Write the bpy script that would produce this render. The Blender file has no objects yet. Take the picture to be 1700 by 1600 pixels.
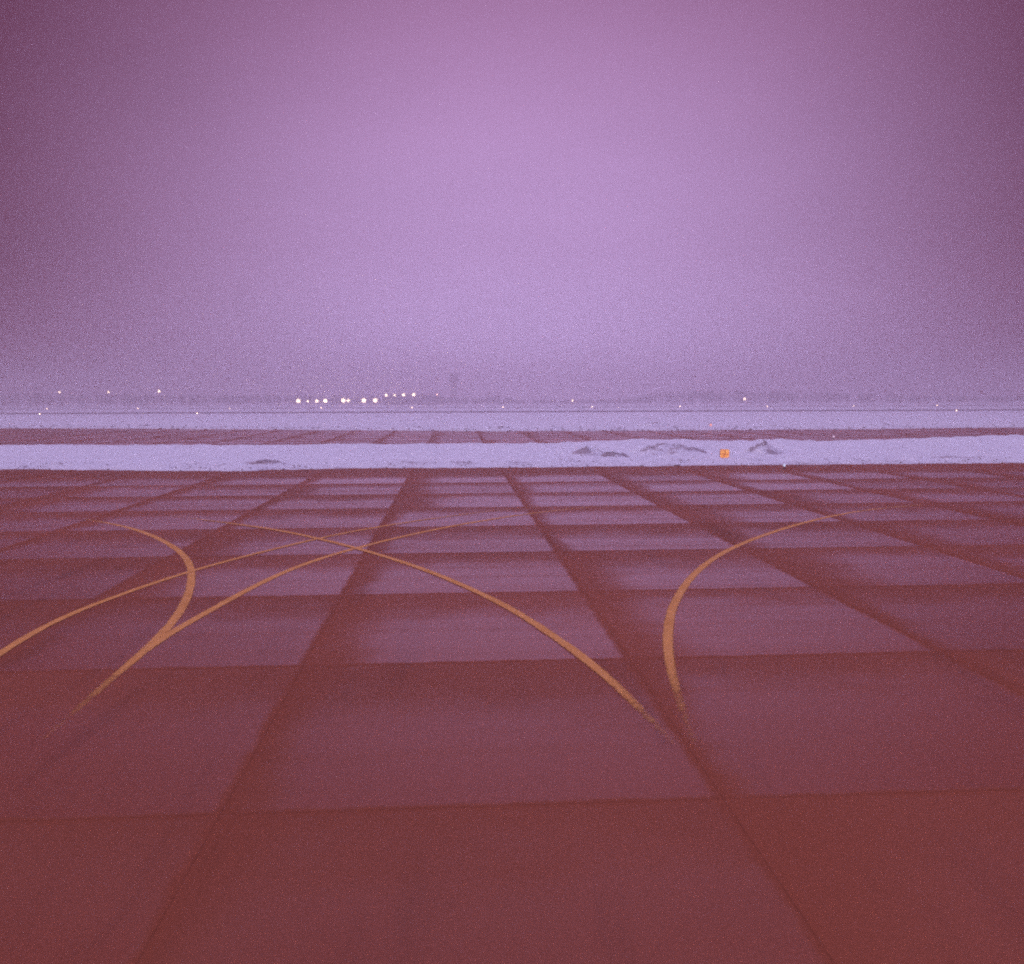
import bpy, math, random
from mathutils import Vector, Matrix, noise as mn

random.seed(7)
C = bpy.context.scene.collection
R = math.radians

# ------------------------------------------------------------------ camera
F, HY, ROLL, H = 1520.0, 660.0, -0.0037, 6.0      # focal length / horizon row in photo pixels, eye height in metres
PIT = math.atan((800 - HY) / F)
CY, SY = math.cos(PIT), math.sin(PIT)
CR, SR = math.cos(ROLL), math.sin(ROLL)

def ray(x, y):
    dx, dy = x - 850.0, 800.0 - y
    dx, dy = CR * dx - SR * dy, SR * dx + CR * dy
    return dx, F * CY + dy * SY, -F * SY + dy * CY

def gp(x, y, z=0.0):
    """the point of the level plane z that stands at photo pixel x, y"""
    rx, ry, rz = ray(x, y)
    t = (z - H) / rz
    return Vector((rx * t, ry * t, z))

def dp(x, y, Y):
    """the point at distance Y ahead that stands at photo pixel x, y"""
    rx, ry, rz = ray(x, y)
    t = Y / ry
    return Vector((rx * t, Y, H + rz * t))

cam = bpy.data.cameras.new('camera')
cam.sensor_fit = 'HORIZONTAL'
cam.sensor_width = 36.0
cam.lens = 36.0 * F / 1700.0
cam.clip_start = 0.1
cam.clip_end = 20000
co = bpy.data.objects.new('camera', cam)
C.objects.link(co)
co.matrix_world = Matrix.Translation((0, 0, H)) @ Matrix.Rotation(R(90) - PIT, 4, 'X') @ Matrix.Rotation(ROLL, 4, 'Z')
bpy.context.scene.camera = co

# ------------------------------------------------------------------ helpers
class MB:
    """collects shapes, links them as one mesh object"""
    def __init__(s):
        s.v, s.f = [], []
    def box(s, c, d, rz=0.0, bev=0.0):
        cx, cy, cz = c
        hx, hy, hz = d[0] / 2, d[1] / 2, d[2] / 2
        b = len(s.v)
        ca, sa = math.cos(rz), math.sin(rz)
        for z in (-hz, hz):
            for x, y in ((-hx, -hy), (hx, -hy), (hx, hy), (-hx, hy)):
                s.v.append((cx + x * ca - y * sa, cy + x * sa + y * ca, cz + z))
        s.f += [tuple(b + i for i in q) for q in ((3, 2, 1, 0), (4, 5, 6, 7), (0, 1, 5, 4), (1, 2, 6, 5), (2, 3, 7, 6), (3, 0, 4, 7))]
    def lathe(s, prof, n=12, c=(0, 0, 0)):
        b = len(s.v)
        for r, z in prof:
            for i in range(n):
                a = 2 * math.pi * i / n
                s.v.append((c[0] + r * math.cos(a), c[1] + r * math.sin(a), c[2] + z))
        m = len(prof)
        for j in range(m - 1):
            for i in range(n):
                k = (i + 1) % n
                s.f.append((b + j * n + i, b + j * n + k, b + (j + 1) * n + k, b + (j + 1) * n + i))
        s.f.append(tuple(b + i for i in reversed(range(n))))
        s.f.append(tuple(b + (m - 1) * n + i for i in range(n)))
    def tube(s, p, q, r0, r1, n=6):
        p, q = Vector(p), Vector(q)
        d = (q - p).normalized()
        a = d.orthogonal().normalized()
        e = d.cross(a)
        b = len(s.v)
        for o, r in ((p, r0), (q, r1)):
            for i in range(n):
                t = 2 * math.pi * i / n
                s.v.append(tuple(o + a * (r * math.cos(t)) + e * (r * math.sin(t))))
        for i in range(n):
            k = (i + 1) % n
            s.f.append((b + i, b + k, b + n + k, b + n + i))
        s.f.append(tuple(b + i for i in reversed(range(n))))
        s.f.append(tuple(b + n + i for i in range(n)))
    def build(s, name, mat, parent=None, smooth=False):
        me = bpy.data.meshes.new(name)
        me.from_pydata(s.v, [], s.f)
        me.materials.append(mat)
        if smooth:
            for p in me.polygons:
                p.use_smooth = True
        o = bpy.data.objects.new(name, me)
        C.objects.link(o)
        o.parent = parent
        return o

def empty(name, loc, rz=0.0):
    o = bpy.data.objects.new(name, None)
    o.empty_display_size = 0.3
    C.objects.link(o)
    o.location = loc
    o.rotation_euler = (0, 0, rz)
    return o

def tag(o, label=None, cat=None, group=None, kind=None):
    if label: o['label'] = label
    if cat: o['category'] = cat
    if group: o['group'] = group
    if kind: o['kind'] = kind
    return o

def copy_tree(o, parent=None):
    c = o.copy()
    C.objects.link(c)
    c.parent = parent
    for ch in list(o.children):
        copy_tree(ch, c)
    return c

# ------------------------------------------------------------------ materials
class NT:
    def __init__(s, name):
        s.m = bpy.data.materials.new(name)
        s.m.use_nodes = True
        s.t = s.m.node_tree
        s.t.nodes.clear()
        s.out = s.t.nodes.new('ShaderNodeOutputMaterial')
    def n(s, kind, **k):
        nd = s.t.nodes.new('ShaderNode' + kind)
        for a, b in k.items():
            setattr(nd, a, b)
        return nd
    def put(s, sock, val):
        if hasattr(val, 'links') and hasattr(val, 'node'):
            s.t.links.new(val, sock)
        else:
            sock.default_value = val
    def math(s, op, a, b=0.0, c=None, clamp=False):
        nd = s.n('Math', operation=op, use_clamp=clamp)
        s.put(nd.inputs[0], a)
        s.put(nd.inputs[1], b)
        if c is not None: s.put(nd.inputs[2], c)
        return nd.outputs[0]
    def smooth(s, x, a, b, lo=0.0, hi=1.0):
        nd = s.n('MapRange', interpolation_type='SMOOTHSTEP')
        for i, v in enumerate((x, a, b, lo, hi)):
            s.put(nd.inputs[i], v)
        return nd.outputs[0]
    def noise(s, vec, scale, detail=3.0, rough=0.55):
        nd = s.n('TexNoise')
        s.put(nd.inputs['Vector'], vec)
        nd.inputs['Scale'].default_value = scale
        nd.inputs['Detail'].default_value = detail
        nd.inputs['Roughness'].default_value = rough
        return nd.outputs['Fac']
    def mix(s, f, a, b):
        nd = s.n('Mix', data_type='RGBA')
        s.put(nd.inputs[0], f)
        s.put(nd.inputs[6], a if not isinstance(a, tuple) else (*a, 1))
        s.put(nd.inputs[7], b if not isinstance(b, tuple) else (*b, 1))
        return nd.outputs[2]
    def scale3(s, vec, v):
        nd = s.n('VectorMath', operation='MULTIPLY')
        s.put(nd.inputs[0], vec)
        nd.inputs[1].default_value = v
        return nd.outputs[0]
    def pos(s):
        return s.n('NewGeometry').outputs['Position']
    def bsdf(s, col, rough=0.8, spec=0.5, normal=None, emit=None, estr=0.0, metal=0.0):
        nd = s.n('BsdfPrincipled')
        s.put(nd.inputs['Base Color'], (*col, 1) if isinstance(col, tuple) else col)
        s.put(nd.inputs['Roughness'], rough)
        s.put(nd.inputs['Specular IOR Level'], spec)
        s.put(nd.inputs['Metallic'], metal)
        if normal is not None: s.put(nd.inputs['Normal'], normal)
        if emit is not None:
            s.put(nd.inputs['Emission Color'], (*emit, 1) if isinstance(emit, tuple) else emit)
            nd.inputs['Emission Strength'].default_value = estr
        return nd.outputs[0]
    def bump(s, h, strength, dist):
        nd = s.n('Bump')
        nd.inputs['Strength'].default_value = strength
        nd.inputs['Distance'].default_value = dist
        s.put(nd.inputs['Height'], h)
        return nd.outputs[0]
    def done(s, shader):
        s.t.links.new(shader, s.out.inputs['Surface'])
        return s.m

GA, GW, GV, GU0, GV0 = 0.0632, 7.404, 7.40, -0.463, 2.757   # turn, slab width, slab depth, offsets of the joint grid

def slab_material():
    t = NT('damp_concrete_slabs')
    p = t.pos()
    rot = t.n('VectorRotate', rotation_type='Z_AXIS')
    t.put(rot.inputs['Vector'], p)
    rot.inputs['Angle'].default_value = -GA
    sep = t.n('SeparateXYZ')
    t.put(sep.inputs[0], rot.outputs[0])
    n1 = t.noise(p, 0.35, 2.0)
    n2 = t.noise(p, 1.6, 3.0)
    u = t.math('SUBTRACT', t.math('DIVIDE', sep.outputs[0], GW), GU0)
    v = t.math('SUBTRACT', t.math('DIVIDE', sep.outputs[1], GV), GV0)
    # joints wander a little where the frost edge is ragged
    uw = t.math('ADD', u, t.math('MULTIPLY', t.math('SUBTRACT', n2, 0.5), 0.035))
    vw = t.math('ADD', v, t.math('MULTIPLY', t.math('SUBTRACT', n2, 0.5), 0.03))
    fu, fv = t.math('FRACT', uw), t.math('FRACT', vw)
    cell = t.n('CombineXYZ')
    t.put(cell.inputs[0], t.math('FLOOR', uw))
    t.put(cell.inputs[1], t.math('FLOOR', vw))
    wn = t.n('TexWhiteNoise', noise_dimensions='3D')
    t.put(wn.inputs['Vector'], cell.outputs[0])
    cs = t.n('SeparateColor')
    t.put(cs.inputs[0], wn.outputs['Color'])
    r1, r2, r3 = cs.outputs
    fun = t.math('ADD', fu, t.math('MULTIPLY', t.math('SUBTRACT', n1, 0.5), 0.22))
    fvn = t.math('ADD', fv, t.math('MULTIPLY', t.math('SUBTRACT', n1, 0.5), 0.5))
    left = t.smooth(fun, t.math('MULTIPLY', r1, 0.06), t.math('ADD', 0.12, t.math('MULTIPLY', t.math('MULTIPLY', r1, r1), 0.42)), 0.12, 1.0)
    far = t.smooth(fvn, t.math('ADD', 0.30, t.math('MULTIPLY', r2, 0.28)), t.math('ADD', 0.88, t.math('MULTIPLY', r2, 0.14)), 1.0, 0.22)
    # crisp thin joints
    ju = t.smooth(t.math('MINIMUM', fu, t.math('SUBTRACT', 1.0, fu)), 0.003, 0.030)
    jv = t.smooth(t.math('MINIMUM', fv, t.math('SUBTRACT', 1.0, fv)), 0.003, 0.026)
    su, sv = t.math('FRACT', u), t.math('FRACT', v)
    gu = t.smooth(t.math('MINIMUM', su, t.math('SUBTRACT', 1.0, su)), 0.0012, 0.0030)
    gv = t.smooth(t.math('MINIMUM', sv, t.math('SUBTRACT', 1.0, sv)), 0.0012, 0.0030)
    dry = t.math('MULTIPLY', t.math('MULTIPLY', left, far), t.math('MULTIPLY', ju, jv))
    dry = t.math('MULTIPLY', dry, t.math('ADD', 0.78, t.math('MULTIPLY', r3, 0.22)))
    # streaks brushed across the slabs
    st = t.noise(t.scale3(rot.outputs[0], (0.05, 1.3, 1.0)), 1.0, 4.0, 0.6)
    dry = t.math('MULTIPLY', dry, t.smooth(st, 0.2, 0.62, 0.62, 1.0), clamp=True)
    edge = t.math('ADD', sep.outputs[1], t.math('MULTIPLY', t.math('SUBTRACT', n1, 0.5), 3.0))
    away = t.smooth(edge, 95.0, 100.0)
    dry = t.math('MULTIPLY', dry, t.math('MAXIMUM', away, t.smooth(edge, 70.5, 73.5, 1.0, 0.12)))
    big = t.noise(p, 0.06, 3.0)
    fine = t.noise(p, 14.0, 4.0, 0.7)
    wet = t.mix(fine, (0.220, 0.058, 0.027), (0.298, 0.081, 0.040))
    ice = t.mix(fine, (0.232, 0.064, 0.034), (0.308, 0.089, 0.050))
    col = t.mix(dry, wet, ice)
    hsv = t.n('HueSaturation')
    t.put(hsv.inputs['Color'], col)
    groove = t.math('ADD', 0.84, t.math('MULTIPLY', t.math('MULTIPLY', gu, gv), 0.16))
    scuff = t.noise(t.scale3(p, (0.9, 0.08, 1.0)), 1.0, 4.0, 0.65)
    shade = t.math('MULTIPLY', t.smooth(big, 0.3, 0.7, 0.92, 1.06), t.smooth(scuff, 0.52, 0.72, 1.0, 0.86))
    spots = t.smooth(t.noise(p, 0.9, 5.0, 0.7), 0.60, 0.74, 1.0, 0.88)
    shade = t.math('MULTIPLY', shade, spots)
    tint = t.math('ADD', 0.95, t.math('MULTIPLY', r3, 0.10))
    t.put(hsv.inputs['Value'], t.math('MULTIPLY', t.math('MULTIPLY', shade, tint), groove))
    rough = t.math('SUBTRACT', 0.62, t.math('MULTIPLY', dry, 0.50))
    spec = t.math('ADD', 0.08, t.math('MULTIPLY', dry, 0.26))
    nrm = t.bump(fine, 0.10, 0.008)
    return t.done(t.bsdf(hsv.outputs[0], rough, spec, nrm))

def snow_material(name, dirt_attr=True, dirt_base=0.0):
    t = NT(name)
    p = t.pos()
    n1 = t.noise(p, 0.5, 5.0, 0.62)
    n2 = t.noise(p, 3.6, 5.0, 0.75)
    n3 = t.noise(t.scale3(p, (0.04, 0.18, 1.0)), 1.0, 3.0)
    clean = t.mix(n3, (0.74, 0.745, 0.80), (0.85, 0.85, 0.90))
    dirt_shade = t.mix(n2, (0.26, 0.20, 0.21), (0.54, 0.47, 0.52))
    f = t.smooth(t.math('ADD', t.math('MULTIPLY', n1, 0.5), t.math('MULTIPLY', n2, 0.5)), 0.62, 0.80, 0.0, 0.25)
    if dirt_attr:
        a = t.n('Attribute', attribute_name='dirt_shade').outputs['Fac']
        thr = t.math('SUBTRACT', 0.80, t.math('MULTIPLY', a, 0.58))
        g = t.smooth(t.math('ADD', t.math('MULTIPLY', n2, 0.65), t.math('MULTIPLY', n1, 0.35)), t.math('SUBTRACT', thr, 0.07), t.math('ADD', thr, 0.09))
        g = t.math('MULTIPLY', g, t.smooth(a, 0.02, 0.25))
        f = t.math('MAXIMUM', f, g)
    if dirt_base:
        f = t.math('MAXIMUM', f, dirt_base)
    col = t.mix(f, clean, dirt_shade)
    nrm = t.bump(t.math('ADD', n2, t.math('MULTIPLY', n1, 1.5)), 0.55, 0.12)
    return t.done(t.bsdf(col, 0.7, 0.25, nrm))

def plain(name, a, b, scale, rough=0.6, spec=0.4, metal=0.0):
    t = NT(name)
    co_ = t.n('TexCoord').outputs['Object']
    return t.done(t.bsdf(t.mix(t.noise(co_, scale, 4.0), a, b), rough, spec, metal=metal))

def glow(name, col, strength):
    t = NT(name)
    e = t.n('Emission')
    e.inputs[0].default_value = (*col, 1)
    e.inputs[1].default_value = strength
    t.m.cycles.emission_sampling = 'NONE'
    return t.done(e.outputs[0])

def paint_material():
    t = NT('worn_yellow_paint')
    p = t.pos()
    n1 = t.noise(p, 9.0, 4.0, 0.7)
    n2 = t.noise(p, 1.1, 3.0)
    a = t.n('Attribute', attribute_name='wear').outputs['Fac']
    col = t.mix(n1, (0.58, 0.25, 0.065), (0.75, 0.35, 0.105))
    col = t.mix(t.smooth(n2, 0.45, 0.75, 0.0, 0.45), col, (0.42, 0.15, 0.03))
    pr = t.bsdf(col, 0.7, 0.15)
    tr = t.n('BsdfTransparent').outputs[0]
    # paint is gone where tyres and ploughs have rubbed it off, edge fibres ragged
    cut = t.math('ADD', t.math('MULTIPLY', n1, 0.55), t.math('MULTIPLY', n2, 0.45))
    keep = t.smooth(t.math('SUBTRACT', cut, t.math('SUBTRACT', t.math('MULTIPLY', a, 0.95), 0.18)), 0.02, 0.46)
    mx = t.n('MixShader')
    t.put(mx.inputs[0], keep)
    t.put(mx.inputs[1], tr)
    t.put(mx.inputs[2], pr)
    return t.done(mx.outputs[0])

def asphalt():
    t = NT('runway_asphalt')
    p = t.pos()
    return t.done(t.bsdf(t.mix(t.noise(p, 0.2, 4.0), (0.05, 0.03, 0.03), (0.09, 0.055, 0.05)), 0.9, 0.1))

M = dict(
    slab=slab_material(), snow=snow_material('wind_packed_snow'), ground=snow_material('flat_snow', False),
    clod=snow_material('dirty_snow_clods', False, 0.55), paint=paint_material(), asphalt=asphalt(),
    pole=plain('galvanised_pole', (0.20, 0.18, 0.18), (0.30, 0.27, 0.27), 3.0, 0.5, 0.5, 0.6),
    dark=plain('dark_housing', (0.03, 0.028, 0.03), (0.07, 0.06, 0.06), 6.0, 0.5),
    bark=plain('wood_and_twigs', (0.030, 0.022, 0.020), (0.06, 0.045, 0.04), 0.4, 0.95, 0.1),
    cladding=plain('grey_cladding', (0.13, 0.11, 0.12), (0.18, 0.15, 0.16), 0.3, 0.7),
    roofing=plain('dark_roofing', (0.06, 0.05, 0.055), (0.10, 0.08, 0.085), 0.3, 0.8),
    door=plain('steel_door', (0.09, 0.08, 0.09), (0.13, 0.11, 0.12), 0.6, 0.6),
    concrete=plain('tower_concrete', (0.12, 0.10, 0.105), (0.18, 0.15, 0.15), 0.4, 0.85),
    glass=plain('dark_cab_glass', (0.02, 0.02, 0.025), (0.04, 0.035, 0.05), 1.0, 0.1, 0.5),
    
    orange=plain('orange_plastic', (0.75, 0.20, 0.08), (0.85, 0.28, 0.12), 5.0, 0.5),
    lens_big=glow('floodlight_glow', (1.0, 0.76, 0.54), 48.0),
    lens_small=glow('lamp_glow', (1.0, 0.72, 0.54), 34.0),
    lens_edge=glow('edge_light_glow', (1.0, 0.68, 0.50), 60.0),
    lens_red=glow('reddish_lamp_glow', (1.0, 0.48, 0.40), 26.0),
    lens_blue=glow('bluish_lamp_glow', (0.66, 0.68, 1.0), 0.95),
    lens_dim=glow('dim_lamp_glow', (0.75, 0.5, 0.75), 1.2),
)
def sign_face():
    t = NT('backlit_orange_panel')
    c = t.n('TexCoord').outputs['Object']
    col = t.mix(t.smooth(t.noise(c, 3.0, 3.0), 0.3, 0.7), (0.84, 0.27, 0.045), (1.0, 0.48, 0.13))
    return t.done(t.bsdf(col, 0.4, 0.3, emit=col, estr=0.62))
M['sign'] = sign_face()
t_ = NT('brown_sign_marking')
M['mark'] = t_.done(t_.bsdf((0.52, 0.15, 0.03), 0.5, 0.3, emit=(0.52, 0.15, 0.03), estr=0.35))

# ------------------------------------------------------------------ ground, apron, taxiway, runway
def sheet(name, pts, z, mat, label):
    me = bpy.data.meshes.new(name)
    me.from_pydata([(x, y, z) for x, y in pts], [], [tuple(range(len(pts)))])
    me.materials.append(mat)
    o = bpy.data.objects.new(name, me)
    C.objects.link(o)
    return tag(o, label, kind='structure')

sheet('ground', [(-1450, -90), (1450, -90), (1450, 1450), (-1450, 1450)], 0.0, M['ground'], 'flat snow covered airfield reaching to the horizon')
sheet('apron', [(-260, -60), (260, -60), (260, 84), (-260, 84)], 0.004, M['slab'], 'damp concrete apron of square slabs filling the foreground')
far_edge = [(-250, 709.5), (54, 710.6), (200, 711), (400, 712.5), (600, 714), (750, 714.7), (850, 715.2), (1050, 714.4), (1250, 713.2), (1400, 712), (1646, 709.5), (1950, 707)]
fe = [gp(x, y) for x, y in far_edge]
sheet('taxiway', [(-260, 104), (260, 104)] + [(p.x, p.y) for p in reversed(fe)], 0.006, M['slab'], 'strip of bare concrete taxiway between two snow fields')
sheet('runway', [(-900, 376), (900, 376), (900, 412), (-900, 412)], 0.02, M['asphalt'], 'thin dark line of far runway across the snow')
sheet('perimeter_road', [(-1000, 556), (1000, 556), (1000, 584), (-1000, 584)], 0.02, M['asphalt'], 'faint road line in the snow before the far wood')

# ------------------------------------------------------------------ snow fields
def interp(tab, x):
    if x <= tab[0][0]: return tab[0][1]
    for (a, b), (c, d) in zip(tab, tab[1:]):
        if x <= c:
            t = (x - a) / (c - a)
            t = t * t * (3 - 2 * t)
            return b + (d - b) * t
    return tab[-1][1]

def fb(x, y, s, o=4):
    return mn.fractal(Vector((x * s, y * s, 3.7)), 0.6, 2.1, o)

near_px = [(-200, 780), (54, 779), (150, 780.5), (300, 782), (400, 782), (454, 780), (560, 777.5), (700, 777), (850, 776), (1000, 774.5), (1246, 772), (1400, 771), (1646, 769), (1900, 767)]
top_px = [(-200, 741), (54, 740), (300, 740), (454, 740), (560, 738.5), (850, 737.5), (910, 737), (965, 734.5), (1010, 732), (1050, 730.3), (1090, 730), (1150, 731.2), (1210, 733), (1248, 733), (1268, 730.2), (1290, 730.4), (1320, 732), (1400, 732.3), (1500, 730), (1580, 726.5), (1646, 724), (1900, 721)]
near_g = [(p.x, p.y) for p in (gp(x, y) for x, y in near_px)]
ZC = 112.0
crest = []
for x, y in top_px:
    p = dp(x, y, ZC)
    crest.append((p.x, max(p.z, 0.1)))

def heightfield(name, x0, x1, dx, ts, fy, fz, fd, label):
    me = bpy.data.meshes.new(name)
    nx = int((x1 - x0) / dx) + 1
    v, f, d = [], [], []
    for i in range(nx):
        x = x0 + i * dx
        for t in ts:
            y = fy(x, t)
            v.append((x, y, fz(x, y, t)))
            d.append(fd(x, y, t))
    m = len(ts)
    for i in range(nx - 1):
        for j in range(m - 1):
            a = i * m + j
            f.append((a, a + m, a + m + 1, a + 1))
    me.from_pydata(v, [], f)
    at = me.attributes.new('dirt_shade', 'FLOAT', 'POINT')
    at.data.foreach_set('value', d)
    me.materials.append(M['snow'])
    for p in me.polygons: p.use_smooth = True
    o = bpy.data.objects.new(name, me)
    C.objects.link(o)
    return tag(o, label, kind='structure')

def near_y(x):
    return interp(near_g, x) + 0.35 * fb(x, 0, 0.9) + 0.5 * fb(x, 9, 0.22, 2)

# dirt in photo coordinates turned to places on the field: (X, Y, radius x, radius y, amount)
dirt_spots = []
for px, py, wx, wy, am in [(435, 769, 46, 5, 0.75), (300, 772, 110, 3, 0.4), (120, 771, 80, 3, 0.45), (215, 771, 60, 3, .35), (690, 769.5, 55, 2, 0.6), (770, 769, 40, 3, 0.6),
                           (865, 769, 40, 4, 0.5), (900, 768, 40, 3, .4), (1330, 767, 60, 3, 0.5), (1590, 760, 60, 4, 0.65), (1440, 764, 60, 3, 0.35)]:
    p = gp(px, py, 0.25)
    q = gp(px, py - wy, 0.25)
    dirt_spots.append((p.x, p.y, wx * p.y / F, max(q.y - p.y, 0.9), min(am + 0.02, 0.95)))

def field_h(x, y, t):
    e = min(max((y - near_y(x)) / 1.6, 0), 1)
    b = min(max((ZC + 5 - y) / 5.0, 0), 1)
    k = min(max((y - 84) / (ZC - 84), 0), 1)
    base = (0.10 + 0.14 * (1 + fb(x, y, 0.5))) * e ** 0.7
    lip = 0.22 * math.exp(-((y - near_y(x) - 2.2) / 1.3) ** 2) * (0.6 + 0.9 * fb(x, y, 0.35, 3))
    up = (interp(crest, x) - 0.12) * k ** 1.6
    rel = math.exp(-((x - 13.0) / 10.0) ** 2) * math.exp(-((y - 93) / 9.0) ** 2)
    z = base + max(lip, 0) + up + (0.05 + 0.10 * rel) * fb(x, y, 1.8) * e + 0.38 * rel * fb(x, y, 0.45, 3)
    return (z * b if y > ZC else z) - (0.05 if t in (0.0, 1.0) else 0.0)

def field_d(x, y, t):
    d = 0.42 * math.exp(-((y - near_y(x)) / 1.5) ** 2)
    for sx, sy, rx, ry, am in dirt_spots:
        d = max(d, am * math.exp(-((x - sx) / rx) ** 2 - ((y - sy) / ry) ** 2))
    return d

ts1 = [i / 70 for i in range(71)]
heightfield('snow_field', -95, 95, 0.4, ts1, lambda x, t: near_y(x) + (ZC + 5.5 - near_y(x)) * (t ** 1.25), field_h, field_d, 'broad uneven snow bank along the far edge of the apron')

feg = [(p.x, p.y) for p in fe]
def far_y(x): return interp(feg, x) - 1.2 + 0.9 * fb(x, 4, 0.25, 3)
def far_h(x, y, t):
    s = y - far_y(x)
    e = min(max(s / 2.0, 0), 1)
    return e * 0.5 * math.exp(-((s - 5) / 6) ** 2) * (0.8 + 0.8 * fb(x, y, 0.15, 3)) + 0.02 * (1 - t) + 0.1 * e * math.exp(-s / 12) * (1 + fb(x, y, 0.6)) - (0.06 if t in (0.0, 1.0) else 0.0)
def far_d(x, y, t):
    s = y - far_y(x)
    return max(0.45 * math.exp(-(s / 3.0) ** 2), (0.42 if x < -12 else 0.22) * math.exp(-((s - 8) / 5) ** 2))
heightfield('snow_bank', -190, 190, 0.8, [i / 30 for i in range(31)], lambda x, t: far_y(x) + 34 * t ** 1.4, far_h, far_d, 'low snow bank beyond the taxiway strip')

# ploughed heaps standing on the field
def heap(px, pbase, pw, ptop, Y, dy, dirt_shade, seed, label, lean=0.0):
    c = dp(px, pbase, Y)
    z0 = field_h(c.x, Y, .5) * 0.85 if Y < ZC else far_h(c.x, Y, .5) * 0.8
    hgt = dp(px, ptop, Y).z - z0
    w = pw * Y / F / 2
    n, m = 72, 16
    v, f, d = [(0, 0, hgt)], [], [0.3]
    rnd = random.Random(seed)
    off = rnd.uniform(0, 90)
    for j in range(1, m + 1):
        r = j / m
        for i in range(n):
            a = 2 * math.pi * i / n
            ca, sa = math.cos(a), math.sin(a)
            q = 1 + 0.35 * mn.fractal(Vector((ca * 1.6 + off, sa * 1.6, seed)), 0.7, 2.0, 3)
            x, y = ca * r * w * q + lean * (1 - r), sa * r * dy * q
            fall = (1 - r ** 1.7) * (0.86 + 0.34 * mn.fractal(Vector((x * 0.8 + off, y * 0.8, seed)), 0.6, 2.1, 3))
            lump = 0.30 * hgt * mn.fractal(Vector((x * 2.2 + off, y * 2.2, seed)), 0.5, 2.1, 4) * (1 - r * r)
            v.append((x, y, max(hgt * fall, 0) + lump - 0.3 * r ** 4))
            d.append(dirt_shade * (0.95 + 0.9 * mn.fractal(Vector((x * 0.5 + off, y * 0.5, 2)), 0.6, 2.0, 2)) * (1 - 0.5 * r))  # grimy patches, also painted as shade so the relief of the mounds shows
    for i in range(n):
        k = (i + 1) % n
        f.append((0, 1 + i, 1 + k))
        for j in range(m - 1):
            a, b = 1 + j * n, 1 + (j + 1) * n
            f.append((a + i, b + i, b + k, a + k))
    me = bpy.data.meshes.new('snow_heap')
    me.from_pydata(v, [], f)
    at = me.attributes.new('dirt_shade', 'FLOAT', 'POINT')
    at.data.foreach_set('value', [min(max(q, 0), 1) for q in d])
    me.materials.append(M['snow'])
    for p in me.polygons: p.use_smooth = True
    ob = bpy.data.objects.new('snow_heap', me)
    C.objects.link(ob)
    ob.location = (c.x, Y, z0)
    return tag(ob, label, 'snow heap', 'ploughed heaps of dirty snow')

heap(978, 761, 86, 743, 92.0, 2.2, 0.74, 1, 'low grey ploughed snow heap left of the dark crease')
heap(1024, 764, 58, 750, 88.5, 1.2, 1.3, 2, 'small heap coloured dark brown as the shaded crease between two larger snow heaps', -1.2)  # crease between the mounds: its shade is put into this heap's dark colour
heap(1112, 763, 150, 737, 94.0, 3.0, 0.74, 3, 'largest ploughed snow heap just left of the orange sign')
heap(1266, 763, 70, 737, 93.0, 2.2, 0.76, 4, 'ploughed snow heap just right of the orange sign')
heap(446, 775, 72, 762.5, 79.6, 1.1, 0.95, 5, 'small dirty snow ridge at the left apron edge')
heap(1088, 712, 70, 700.5, 186.0, 3.0, 0.5, 6, 'distant snow heap beyond the taxiway strip')

# clods of dirty snow thrown along the edges: nobody could count them
def clods(name, n, pick, smin, smax, label):
    b = MB()
    for _ in range(n):
        x, y, z = pick()
        s = smin + (smax - smin) * random.random() ** 2.2
        base = len(b.v)
        for (dx, dy, dz) in ((1, 0, 0), (-1, 0, 0), (0, 1, 0), (0, -1, 0), (0, 0, 1), (0, 0, -.5), (.6, .6, .5), (-.6, .5, .6), (.5, -.6, .55), (-.5, -.6, .5)):
            k = s * random.uniform(.6, 1.25)
            b.v.append((x + dx * k, y + dy * k, z + dz * k * .8))
        for q in ((0, 6, 4), (6, 2, 4), (2, 7, 4), (7, 1, 4), (1, 9, 4), (9, 3, 4), (3, 8, 4), (8, 0, 4), (0, 2, 6), (2, 1, 7), (1, 3, 9), (3, 0, 8), (0, 5, 2), (2, 5, 1), (1, 5, 3), (3, 5, 0)):
            b.f.append(tuple(base + i for i in q))
    return tag(b.build(name, M['clod']), label, kind='stuff')
def pick_near():
    while True:
        x = random.uniform(-52, 52)
        if fb(x, 2, 0.3, 2) + random.uniform(-.5, .5) < 0: continue
        y = near_y(x) + abs(random.gauss(1.2, 1.6))
        return x, y, field_h(x, y, .5)
def pick_far():
    x = random.uniform(-110, 110)
    y = far_y(x) + abs(random.gauss(0.5, 2.5))
    return x, y, far_h(x, y, .3) + 0.05
clods('snow_clods', 700, pick_near, 0.03, 0.16, 'crumbled lumps of dirty snow scattered along the apron edge')
clods('snow_crumbs', 500, pick_far, 0.10, 0.35, 'lumps of dirty snow along the far edge of the taxiway strip')

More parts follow.
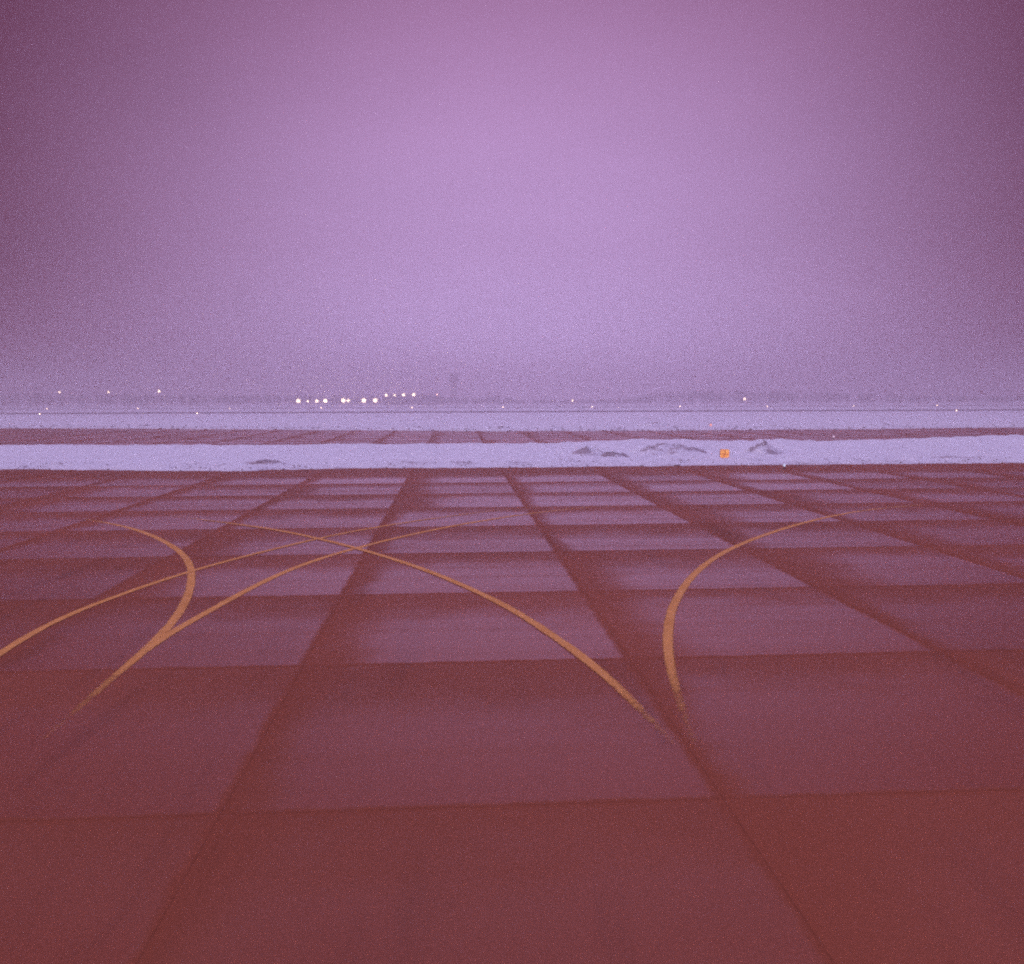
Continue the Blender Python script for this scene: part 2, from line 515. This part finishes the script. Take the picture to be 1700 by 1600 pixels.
# ------------------------------------------------------------------ painted lines
def line(px, width, label, w0=0.0, w1=0.0, z=0.009, f0=0.2, f1=0.2):
    pts = [gp(x, y, z) for x, y in px]
    for _ in range(2):
        pts = [pts[0]] + [(pts[i - 1] + pts[i] * 2 + pts[i + 1]) / 4 for i in range(1, len(pts) - 1)] + [pts[-1]]
    cur = []
    for i in range(len(pts) - 1):
        p0, p1, p2, p3 = pts[max(i - 1, 0)], pts[i], pts[i + 1], pts[min(i + 2, len(pts) - 1)]
        for k in range(8):
            t = k / 8
            cur.append(0.5 * (2 * p1 + (p2 - p0) * t + (2 * p0 - 5 * p1 + 4 * p2 - p3) * t * t + (3 * p1 - p0 - 3 * p2 + p3) * t ** 3))
    cur.append(pts[-1])
    L = [0.0]
    for a, b in zip(cur, cur[1:]): L.append(L[-1] + (b - a).length)
    v, f, w = [], [], []
    for i, p in enumerate(cur):
        d = (cur[min(i + 1, len(cur) - 1)] - cur[max(i - 1, 0)]).normalized()
        n = Vector((-d.y, d.x, 0)) * width / 2
        v += [tuple(p + n), tuple(p + n * .55), tuple(p), tuple(p - n * .55), tuple(p - n)]
        s = L[i] / L[-1]
        e = max(w0 * (1 - s / f0) if s < f0 else 0, w1 * (1 - (1 - s) / f1) if s > 1 - f1 else 0)
        w += [0.62 + e, 0.16 + e, 0.06 + e, 0.16 + e, 0.62 + e]
    for i in range(len(cur) - 1):
        a = i * 5
        f += [(a + q, a + 5 + q, a + 6 + q, a + 1 + q) for q in range(4)]
    f = [tuple(reversed(q)) for q in f]
    me = bpy.data.meshes.new('painted_line')
    me.from_pydata(v, [], f)
    at = me.attributes.new('wear', 'FLOAT', 'POINT')
    at.data.foreach_set('value', w)
    me.materials.append(M['paint'])
    o = bpy.data.objects.new('painted_line', me)
    C.objects.link(o)
    return tag(o, label, 'painted line', 'yellow taxi lines painted on the apron')

LW = 0.30
line([(72, 1226), (100, 1201), (117.5, 1186), (146, 1161), (181, 1129), (207, 1108), (240, 1081), (266, 1057), (289, 1030), (301, 1014), (314, 988), (321, 965), (320, 943.5), (313, 929), (303, 916.5), (287, 906), (266, 894), (242, 883.5), (223, 877.6), (195, 870.6), (172, 866), (140, 861.5)],
     LW, 'yellow line bending like a hook on the left of the apron', 0.58, 0.45, 0.009, .2, .15)
line([(240, 1080), (262, 1063), (289, 1046), (329, 1024), (348, 1014), (383, 993), (419, 974), (454, 957), (477.5, 946), (515, 932), (548, 921.5), (586, 910.6), (619, 902), (654, 893.6), (701, 882.5), (748, 873), (795, 864.7), (854, 855.5), (901, 849), (940, 844.8), (985, 841), (1030, 838)],
     LW, 'long yellow line branching right from the hooked line and running into the distance', 0, 0.5, 0.013, .1, .3)
line([(-110, 1165), (-50, 1117), (0, 1082), (54, 1049.4), (89, 1031), (125, 1015), (167, 999), (195, 988.5), (230.5, 976), (266, 963.5), (303, 952), (336, 942), (383, 929), (419, 920), (454, 911.5), (489, 902.5), (524.6, 894), (572, 884), (619, 875.4), (666, 868), (713, 861), (760, 854.5), (807, 848.5), (854, 844), (895, 841)],
     LW * .9, 'thin yellow line rising from the left picture edge through the hooked line', 0, 0.5, 0.017, .1, .3)
line([(225, 851), (254, 853), (289, 856.5), (336, 862), (383, 868.5), (419, 873), (454, 878), (489, 884.7), (524.6, 892.5), (560, 901), (586, 908), (619, 917), (654, 927.5), (689, 939), (724.6, 952), (760, 967), (795, 983), (823, 996.5), (854, 1013), (870.5, 1023), (901, 1043), (931.6, 1063.5), (960, 1084), (986, 1104.5), (1014, 1128), (1037.5, 1151), (1061, 1174.6), (1080, 1194), (1098, 1212), (1122, 1238)],
     LW, 'yellow line sweeping from far left to the near middle and crossing two others', 0.66, 0.58, 0.021, .25, .13)
line([(1152, 1232), (1140, 1198), (1129, 1168), (1121.5, 1141.6), (1114, 1113), (1109, 1090), (1107.4, 1066), (1108.5, 1043), (1111.6, 1024), (1115.5, 1010), (1122, 994), (1134, 974), (1146, 958), (1162, 942), (1183, 926), (1207, 913), (1230.5, 902), (1254, 893), (1279, 884), (1305, 875.5), (1340, 865.5), (1375, 857), (1411, 850), (1446, 845), (1485, 841), (1530, 838)],
     LW, 'yellow line curving away to the right on its own', 0.62, 0.4, 0.009, .16, .25)

# ------------------------------------------------------------------ orange sign, marker post, small lights
sg = gp(1203, 761.5, 0.22)
sign = tag(empty('airfield_sign', (sg.x, sg.y, 0.15), R(-3)), 'square orange lit sign standing in the snow bank between two heaps', 'sign')
k = sg.y / F
sw, sh = 15.2 * k, 14.2 * k
def rounded(y0, y1, zc_, w_, h_, rad):
    m = MB()
    ring = []
    for cx, cz, a0 in ((w_ / 2 - rad, h_ / 2 - rad, 0), (-w_ / 2 + rad, h_ / 2 - rad, 90), (-w_ / 2 + rad, -h_ / 2 + rad, 180), (w_ / 2 - rad, -h_ / 2 + rad, 270)):
        for q in range(6):
            a = R(a0 + 18 * q)
            ring.append((cx + rad * math.cos(a), zc_ + cz + rad * math.sin(a)))
    n_ = len(ring)
    m.v = [(x, y0, z) for x, z in ring] + [(x, y1, z) for x, z in ring]
    m.f = [tuple(range(n_)), tuple(reversed(range(n_, 2 * n_)))] + [(i, n_ + i, n_ + (i + 1) % n_, (i + 1) % n_) for i in range(n_)]
    return m
b = rounded(0.014, 0.17, 0.16 + sh / 2, sw, sh, 0.13); b.build('cabinet', M['dark'], sign)
b = rounded(-0.012, 0.012, 0.16 + sh / 2, sw - 0.02, sh - 0.02, 0.13); pan = b.build('panel', M['sign'], sign)
b = MB()
def slash(x0, z0, x1, z1, w):
    i = len(b.v)
    d = Vector((x1 - x0, z1 - z0)).normalized()
    n = Vector((-d.y, d.x)) * w / 2
    for yy in (-0.018, -0.008):
        for sx, sz in ((1, 0), (-1, 0)):
            b.v.append((x0 + n.x * sx, yy, z0 + n.y * sx))
            b.v.append((x1 + n.x * sx, yy, z1 + n.y * sx))
    b.f.extend(tuple(i + j for j in q) for q in ((0, 2, 3, 1), (4, 5, 7, 6), (0, 1, 5, 4), (2, 6, 7, 3), (0, 4, 6, 2), (1, 3, 7, 5)))
zc = 0.16 + sh / 2
slash(-0.10 * sw, zc - 0.36 * sh, 0.10 * sw, zc + 0.14 * sh, 0.12 * sw)
slash(0.03 * sw, zc + 0.20 * sh, 0.00 * sw, zc + 0.42 * sh, 0.11 * sw)
slash(-0.36 * sw, zc - 0.06 * sh, -0.12 * sw, zc + 0.03 * sh, 0.10 * sw)
slash(0.20 * sw, zc - 0.20 * sh, 0.36 * sw, zc - 0.08 * sh, 0.10 * sw)
b.build('marking', M['mark'], pan)
for s in (-1, 1):
    b = MB(); b.lathe([(0.06, 0), (0.06, 0.04), (0.03, 0.05), (0.03, 0.14)], 10, (s * sw * 0.34, 0.09, 0.0)); b.build('leg', M['dark'], sign)

mp = gp(1180, 711.5, 0.1)
post = tag(empty('marker_post', (mp.x, mp.y, 0.1)), 'small orange marker post in the snow beyond the taxiway strip', 'marker')
b = MB(); b.lathe([(0.24, 0), (0.24, 0.05), (0.20, 0.09)], 14); b.build('base', M['dark'], post)
t = NT('lit_orange_marker')
mcol = t.mix(t.noise(t.n('TexCoord').outputs['Object'], 4.0), (0.9, 0.28, 0.16), (1.0, 0.42, 0.28))
mk = t.done(t.bsdf(mcol, 0.5, 0.3, emit=mcol, estr=0.9))
b = MB(); b.lathe([(0.19, 0.09), (0.19, 0.70), (0.17, 0.80)], 14); b.build('body', mk, post)
b = MB(); b.lathe([(0.17, 0.80), (0.14, 0.88), (0.05, 0.92)], 14); b.build('cap', mk, post)

def edge_light(loc, lens, hgt, r, label, group=None, name='edge_light'):
    o = tag(empty(name, loc), label, 'airfield light', group)
    b = MB(); b.lathe([(0.16, 0), (0.16, 0.03), (0.05, 0.05), (0.045, hgt - r)], 8); b.build('stem', M['pole'], o)
    b = MB(); b.lathe([(r * .75, hgt - r), (r, hgt - r * .5), (r, hgt + r * .4), (r * .6, hgt + r * .9), (0.02, hgt + r)], 10); b.build('lens', lens, o)
    return o
p = gp(1302, 778.5); edge_light(p, M['lens_blue'], 0.32, 0.105, 'bluish white lamp at the apron edge below the snow bank', 'edge lamps beside the apron and taxiway')
p = gp(1384, 728.5); edge_light(p, M['lens_dim'], 0.34, 0.13, 'dim pale lamp on the taxiway strip behind the snow bank', 'edge lamps beside the apron and taxiway')

ordn = ['leftmost', 'second from the left', 'third from the left', 'fourth from the left', 'fifth from the left', 'middle one', 'fifth from the right', 'fourth from the right', 'third from the right', 'second from the right', 'rightmost']
proto = None
for i, x in enumerate([78, 229, 381, 533, 684, 835, 983, 1129, 1274, 1417, 1556]):
    p = dp(x, 676, 530)
    sc = [0.75, 0.8, 0.75, 0.9, 1.15, 0.9, 0.9, 0.8, 0.95, 0.7, 0.7][i]
    if proto is None:
        o = proto = edge_light((p.x, 530, 0), M['lens_edge'], 0.62, 0.31, '', None, 'runway_light')
    else:
        o = copy_tree(proto)
    o.location = (p.x, 530, 0)
    o.scale = (sc, sc, 1)
    tag(o, ordn[i] + ' of the eleven tiny lamps above the dark runway line', 'airfield light', 'far row of runway lamps')
nl = ['brighter lamp on the thin dark runway line at the left picture edge', 'lamp on the thin dark runway line under the left wood', 'lamp on the thin dark runway line near the right picture edge']
for i, (x, y) in enumerate([(66, 687), (327, 686), (1588, 680.5)]):
    p = dp(x, y, 352)
    if i == 0:
        o = pr2 = edge_light((p.x, 352, 0), glow('near_edge_glow', (1.0, 0.64, 0.46), 17.0), 0.5, 0.2, '', None, 'runway_light')
    else:
        o = copy_tree(pr2)
    o.location = (p.x, 352, 0)
    tag(o, nl[i], 'airfield light', 'near row of runway lamps')

# ------------------------------------------------------------------ lamp posts
def lamp_post(px, py, Y, size, lens, label, group, cat='lamp post', name='lamp_post'):
    p = dp(px, py, Y)
    hgt = p.z
    size *= 1.8
    o = tag(empty(name, (p.x, Y, 0)), label, cat, group)
    b = MB(); b.lathe([(0.35, 0), (0.35, 0.25), (0.14, 0.3), (0.08, hgt)], 10); b.build('pole', M['pole'], o)
    hd = MB(); hd.box((0, 0.25, hgt + size * .1), (size * 1.7, 0.3, size * 0.25)); hd.box((0, 0.3, hgt), (size * 1.3, 0.2, size * 1.3))
    head = hd.build('lamp_head', M['dark'], o)
    b = MB()
    n = 20
    for yy, r in ((0.06, size * .42), (-0.06, size * .5), (-0.14, size * .32)):
        for i in range(n):
            a = 2 * math.pi * i / n
            b.v.append((r * math.cos(a), yy, hgt + r * math.sin(a)))
    for j in range(2):
        for i in range(n):
            kk = (i + 1) % n
            b.f.append((j * n + i, (j + 1) * n + i, (j + 1) * n + kk, j * n + kk))
    b.f.append(tuple(2 * n + i for i in range(n)))
    b.f.append(tuple(reversed(range(n))))
    b.build('lens', lens, head)
    return o

G1, G2, G3 = 'bright lamps in a low row before the wood', 'raised lamps before the faint hangar', 'mast lamps over the left wood'
for px, py, s, big, lb in [
    (495, 665.3, 1.9, 1, 'leftmost bright lamp of the low row before the wood'),
    (511, 666, 1.0, 1, 'smallest dim lamp of the low row, right of its leftmost one'),
    (526, 665.5, 1.45, 1, 'medium lamp of the low row between the smallest one and the gap'),
    (540, 665.3, 1.8, 1, 'bright lamp of the low row just left of the gap before the close pair'),
    (570, 664.6, 2.0, 1, 'large left lamp of the close pair in the low row'),
    (578, 665, 1.5, 1, 'smaller right lamp of the close pair in the low row'),
    (604, 664.5, 2.0, 1, 'large lamp of the low row right of the close pair'),
    (623, 664.5, 1.95, 1, 'rightmost bright lamp of the low row before the wood')]:
    lamp_post(px, py, 780, s, M['lens_big'], lb, G1)
for px, py, s, lb in [
    (641, 656, 1.25, 'leftmost of the four raised lamps before the hangar'),
    (655, 656, 0.95, 'smallest of the four raised lamps before the hangar'),
    (670, 655.3, 1.35, 'third of the four raised lamps before the hangar, left of the brightest'),
    (687, 655, 1.55, 'brightest and rightmost of the four raised lamps before the hangar')]:
    lamp_post(px, py, 782, s, M['lens_big'], lb, G2)
lamp_post(725.5, 655, 784, 0.75, M['lens_red'], 'small reddish lamp between the hangar and the tower', 'single lamps before the woods')
for px, py, s, lb in [(99, 651, 1.05, 'leftmost of the three high mast lamps over the left wood'), (180, 651, 1.05, 'middle one of the three high mast lamps over the left wood'), (264, 649.3, 1.35, 'brightest and rightmost of the three high mast lamps over the left wood')]:
    lamp_post(px, py, 800, s, M['lens_small'], lb, G3, 'lamp mast', 'lamp_mast')
lamp_post(950.5, 665, 800, 0.9, M['lens_small'], 'small lamp left of the right wood', 'single lamps before the woods')
lamp_post(1236, 662.3, 800, 1.25, M['lens_small'], 'small bright lamp in front of the right wood', 'single lamps before the woods')

# ------------------------------------------------------------------ far buildings
hb = dp(684, 660, 815)
hang = tag(empty('hangar', (hb.x, 815, 0)), 'faint flat grey hangar behind the four raised lamps', 'building')
W_, D_, H_ = 48.0, 22.0, 8.6
b = MB(); b.box((0, D_ / 2, H_ / 2), (W_, D_, H_)); b.build('wall', M['cladding'], hang)
b = MB(); b.box((0, D_ / 2, H_ + .35), (W_ + 1.2, D_ + 1.2, .7)); b.build('roof', M['roofing'], hang)
for i in range(3):
    b = MB(); b.box((-15 + 15 * i, -0.1, 3.0), (10, 0.2, 6.0)); b.build('door', M['door'], hang)
for i in range(4):
    b = MB(); b.box((-22.5 + 15 * i, -0.06, 6.9), (3, 0.12, 1.0)); b.build('window', M['glass'], hang)

tb = dp(753.5, 660, 965)
ttop = dp(753.5, 619, 965).z
tow = tag(empty('control_tower', (tb.x, 965, 0)), 'faint tall tower with a wide head above the far wood', 'tower')
b = MB(); b.lathe([(5.0, 0), (4.2, 3), (3.4, 5), (3.2, ttop * .60), (4.6, ttop * .72)], 24); b.build('shaft', M['concrete'], tow)
b = MB(); b.lathe([(4.6, ttop * .72), (5.6, ttop * .74), (5.8, ttop * .78), (5.2, ttop * .78)], 24); b.build('balcony', M['concrete'], tow)
b = MB(); b.lathe([(4.7, ttop * .78), (5.4, ttop * .93)], 24); b.build('cab_window', M['glass'], tow)
rf = MB(); rf.lathe([(5.7, ttop * .93), (5.7, ttop * .955), (3.0, ttop * 1.0)], 24); rf.build('roof', M['roofing'], tow)
b = MB(); b.lathe([(0.14, ttop), (0.06, ttop + 1.6)], 6); b.build('antenna', M['pole'], tow)

# ------------------------------------------------------------------ far woods (each reads as one mass in the haze)
def wood(name, x0, x1, tops, Y0, Y1, n, label):
    b = MB()
    for _ in range(n):
        Y = random.uniform(Y0, Y1)
        px = random.uniform(x0, x1)
        p = dp(px, 660, Y)
        top = dp(px, interp(tops, px), Y).z * random.uniform(0.72, 1.05)
        if top < 1: continue
        rr = top * random.uniform(.2, .34)
        lx = random.uniform(-.5, .5)
        b.tube((p.x, Y, 0), (p.x + lx, Y, top * .9), top * .022, top * .006, 5)
        for k_ in range(6):
            a = random.uniform(0, 6.28)
            z0 = top * random.uniform(.25, .7)
            b.tube((p.x, Y, z0), (p.x + math.cos(a) * rr, Y + math.sin(a) * rr, z0 + top * random.uniform(.1, .28)), top * .009, top * .003, 4)
        for k_ in range(110):
            a = random.uniform(0, 6.28)
            z = top * (0.18 + 0.82 * random.random() ** .8)
            r = rr * math.sqrt(random.random()) * (1.05 - .75 * (z / top) ** 2)
            c = Vector((p.x + lx * z / top + math.cos(a) * r, Y + math.sin(a) * r, z))
            s = random.uniform(.25, .65)
            u = Vector((random.gauss(0, 1), random.gauss(0, 1), random.gauss(0, 1))).normalized()
            w = u.orthogonal().normalized()
            i = len(b.v)
            b.v += [tuple(c - u * s), tuple(c + w * s * .6), tuple(c + u * s), tuple(c - w * s * .6)]
            b.f.append((i, i + 1, i + 2, i + 3))
    return tag(b.build(name, M['bark']), label, kind='stuff')
wood('far_wood', -140, 660, [(-140, 652), (54, 652), (200, 653), (330, 654), (480, 655), (640, 657), (660, 658)], 830, 880, 330, 'long faint wood fading in the haze on the left')
wood('far_thicket', 640, 1080, [(640, 657), (720, 658), (800, 661), (818, 656), (824, 655), (832, 660), (870, 664), (950, 663), (1040, 662), (1080, 655)], 835, 870, 260, 'low thicket on the horizon between the two woods')
wood('far_grove', 1072, 1840, [(1072, 657), (1090, 650), (1180, 648.5), (1330, 649), (1430, 652), (1500, 655), (1646, 658), (1840, 656)], 830, 880, 330, 'faint wood fading in the haze on the right')

# ------------------------------------------------------------------ haze
hz = bpy.data.materials.new('dusk_haze')
hz.use_nodes = True
nt = hz.node_tree
nt.nodes.clear()
vo = nt.nodes.new('ShaderNodeVolumePrincipled')
vo.inputs['Color'].default_value = (0.98, 0.93, 0.965, 1)
vo.inputs['Density'].default_value = 0.0024
vo.inputs['Anisotropy'].default_value = 0.86
ou = nt.nodes.new('ShaderNodeOutputMaterial')
nt.links.new(vo.outputs[0], ou.inputs['Volume'])
b = MB(); b.box((0, 690, 17.2), (3000, 1600, 36.4))
tag(b.build('haze', hz), 'purple dusk haze over the whole airfield', kind='stuff')

# ------------------------------------------------------------------ sky and sun
SUN_EL, SUN_AZ = 15.0, 262.0          # degrees; azimuth to the right of straight ahead
w = bpy.data.worlds.new('World')
bpy.context.scene.world = w
w.use_nodes = True
nt = w.node_tree
nt.nodes.clear()
def N(kind, **k):
    nd = nt.nodes.new('ShaderNode' + kind)
    for a, c in k.items(): setattr(nd, a, c)
    return nd
L = nt.links.new
tc = N('TexCoord')
sky = N('TexSky', sky_type='NISHITA', sun_disc=False, sun_elevation=R(SUN_EL), sun_rotation=R(SUN_AZ), air_density=2.0, dust_density=4.0, ozone_density=3.0)
dot = N('VectorMath', operation='DOT_PRODUCT')
L(tc.outputs['Generated'], dot.inputs[0])
le, la = R(9), R(1)
dot.inputs[1].default_value = (math.sin(la) * math.cos(le), math.cos(la) * math.cos(le), math.sin(le))
ac = N('Math', operation='ARCCOSINE')
L(dot.outputs['Value'], ac.inputs[0])
lobe = N('MapRange', interpolation_type='SMOOTHSTEP')
for i, q in enumerate((R(3), R(39), 1.0, 0.0)): lobe.inputs[i + 1].default_value = q
L(ac.outputs[0], lobe.inputs[0])
sep = N('SeparateXYZ'); L(tc.outputs['Generated'], sep.inputs[0])
mixA = N('Mix', data_type='RGBA')       # rosy clouds to the sides, lilac where the day still shows
mixA.inputs[6].default_value = (0.09, 0.008, 0.03, 1)
mixA.inputs[7].default_value = (0.475, 0.30, 0.595, 1)
L(lobe.outputs[0], mixA.inputs[0])
pink = N('MapRange', interpolation_type='SMOOTHSTEP')
for i, q in enumerate((math.sin(R(7)), math.sin(R(30)), 0.0, 1.0)): pink.inputs[i + 1].default_value = q
L(sep.outputs[2], pink.inputs[0])
low = N('MapRange', interpolation_type='SMOOTHSTEP')      # brighter band of fog over the horizon
for i, q in enumerate((math.sin(R(1)), math.sin(R(10)), 1.0, 0.0)): low.inputs[i + 1].default_value = q
L(sep.outputs[2], low.inputs[0])
mixL = N('Mix', data_type='RGBA', blend_type='MULTIPLY')
mixL.inputs[7].default_value = (1.25, 1.42, 1.38, 1)
L(low.outputs[0], mixL.inputs[0]); L(mixA.outputs[2], mixL.inputs[6])
mixP = N('Mix', data_type='RGBA', blend_type='MULTIPLY')
mixP.inputs[7].default_value = (0.84, 0.63, 0.66, 1)
L(pink.outputs[0], mixP.inputs[0]); L(mixL.outputs[2], mixP.inputs[6])
zen = N('MapRange', interpolation_type='SMOOTHSTEP')
for i, q in enumerate((math.sin(R(30)), math.sin(R(62)), 0.0, 1.0)): zen.inputs[i + 1].default_value = q
L(sep.outputs[2], zen.inputs[0])
mixZ = N('Mix', data_type='RGBA')
mixZ.inputs[7].default_value = (0.94, 0.80, 1.42, 1)
L(zen.outputs[0], mixZ.inputs[0]); L(mixP.outputs[2], mixZ.inputs[6])
cl = N('TexNoise'); cl.inputs['Scale'].default_value = 2.2; cl.inputs['Detail'].default_value = 4.0
mpn = N('Mapping'); mpn.inputs['Scale'].default_value = (1, 1, 2.5)
L(tc.outputs['Generated'], mpn.inputs[0]); L(mpn.outputs[0], cl.inputs['Vector'])
clr = N('MapRange'); L(cl.outputs['Fac'], clr.inputs[0])
for i, q in enumerate((0.3, 0.7, 0.93, 1.07)): clr.inputs[i + 1].default_value = q
mulC = N('VectorMath', operation='SCALE'); L(mixZ.outputs[2], mulC.inputs[0]); L(clr.outputs[0], mulC.inputs['Scale'])
bg1 = N('Background'); L(mulC.outputs[0], bg1.inputs['Color']); bg1.inputs['Strength'].default_value = 1.0
bg2 = N('Background'); L(sky.outputs[0], bg2.inputs['Color']); bg2.inputs['Strength'].default_value = 0.0012
add = N('AddShader'); L(bg1.outputs[0], add.inputs[0]); L(bg2.outputs[0], add.inputs[1])
wo = N('OutputWorld'); L(add.outputs[0], wo.inputs['Surface'])

sl = bpy.data.lights.new('sun', 'SUN')
sl.energy = 0.75
sl.angle = R(22)
sl.color = (1.0, 0.86, 0.98)
so = bpy.data.objects.new('sun', sl)
C.objects.link(so)
sd = Vector((math.sin(R(SUN_AZ)) * math.cos(R(SUN_EL)), math.cos(R(SUN_AZ)) * math.cos(R(SUN_EL)), math.sin(R(SUN_EL))))
so.rotation_euler = sd.to_track_quat('Z', 'Y').to_euler()
so.location = (0, 0, 60)

# ------------------------------------------------------------------ render settings
s = bpy.context.scene
s.render.engine = 'CYCLES'
s.view_settings.view_transform = 'Standard'
s.view_settings.look = 'None'
s.view_settings.exposure = 0.1
s.view_settings.gamma = 1.0
s.view_settings.use_curve_mapping = False
s.cycles.use_denoising = False
s.cycles.sample_clamp_direct = 6.0
s.cycles.sample_clamp_indirect = 2.0
s.cycles.max_bounces = 6
s.cycles.volume_bounces = 2
s.cycles.pixel_filter_type = 'BLACKMAN_HARRIS'
s.cycles.filter_width = 2.1
s.cycles.use_adaptive_sampling = True
s.cycles.adaptive_threshold = 0.04
s.cycles.adaptive_min_samples = 24
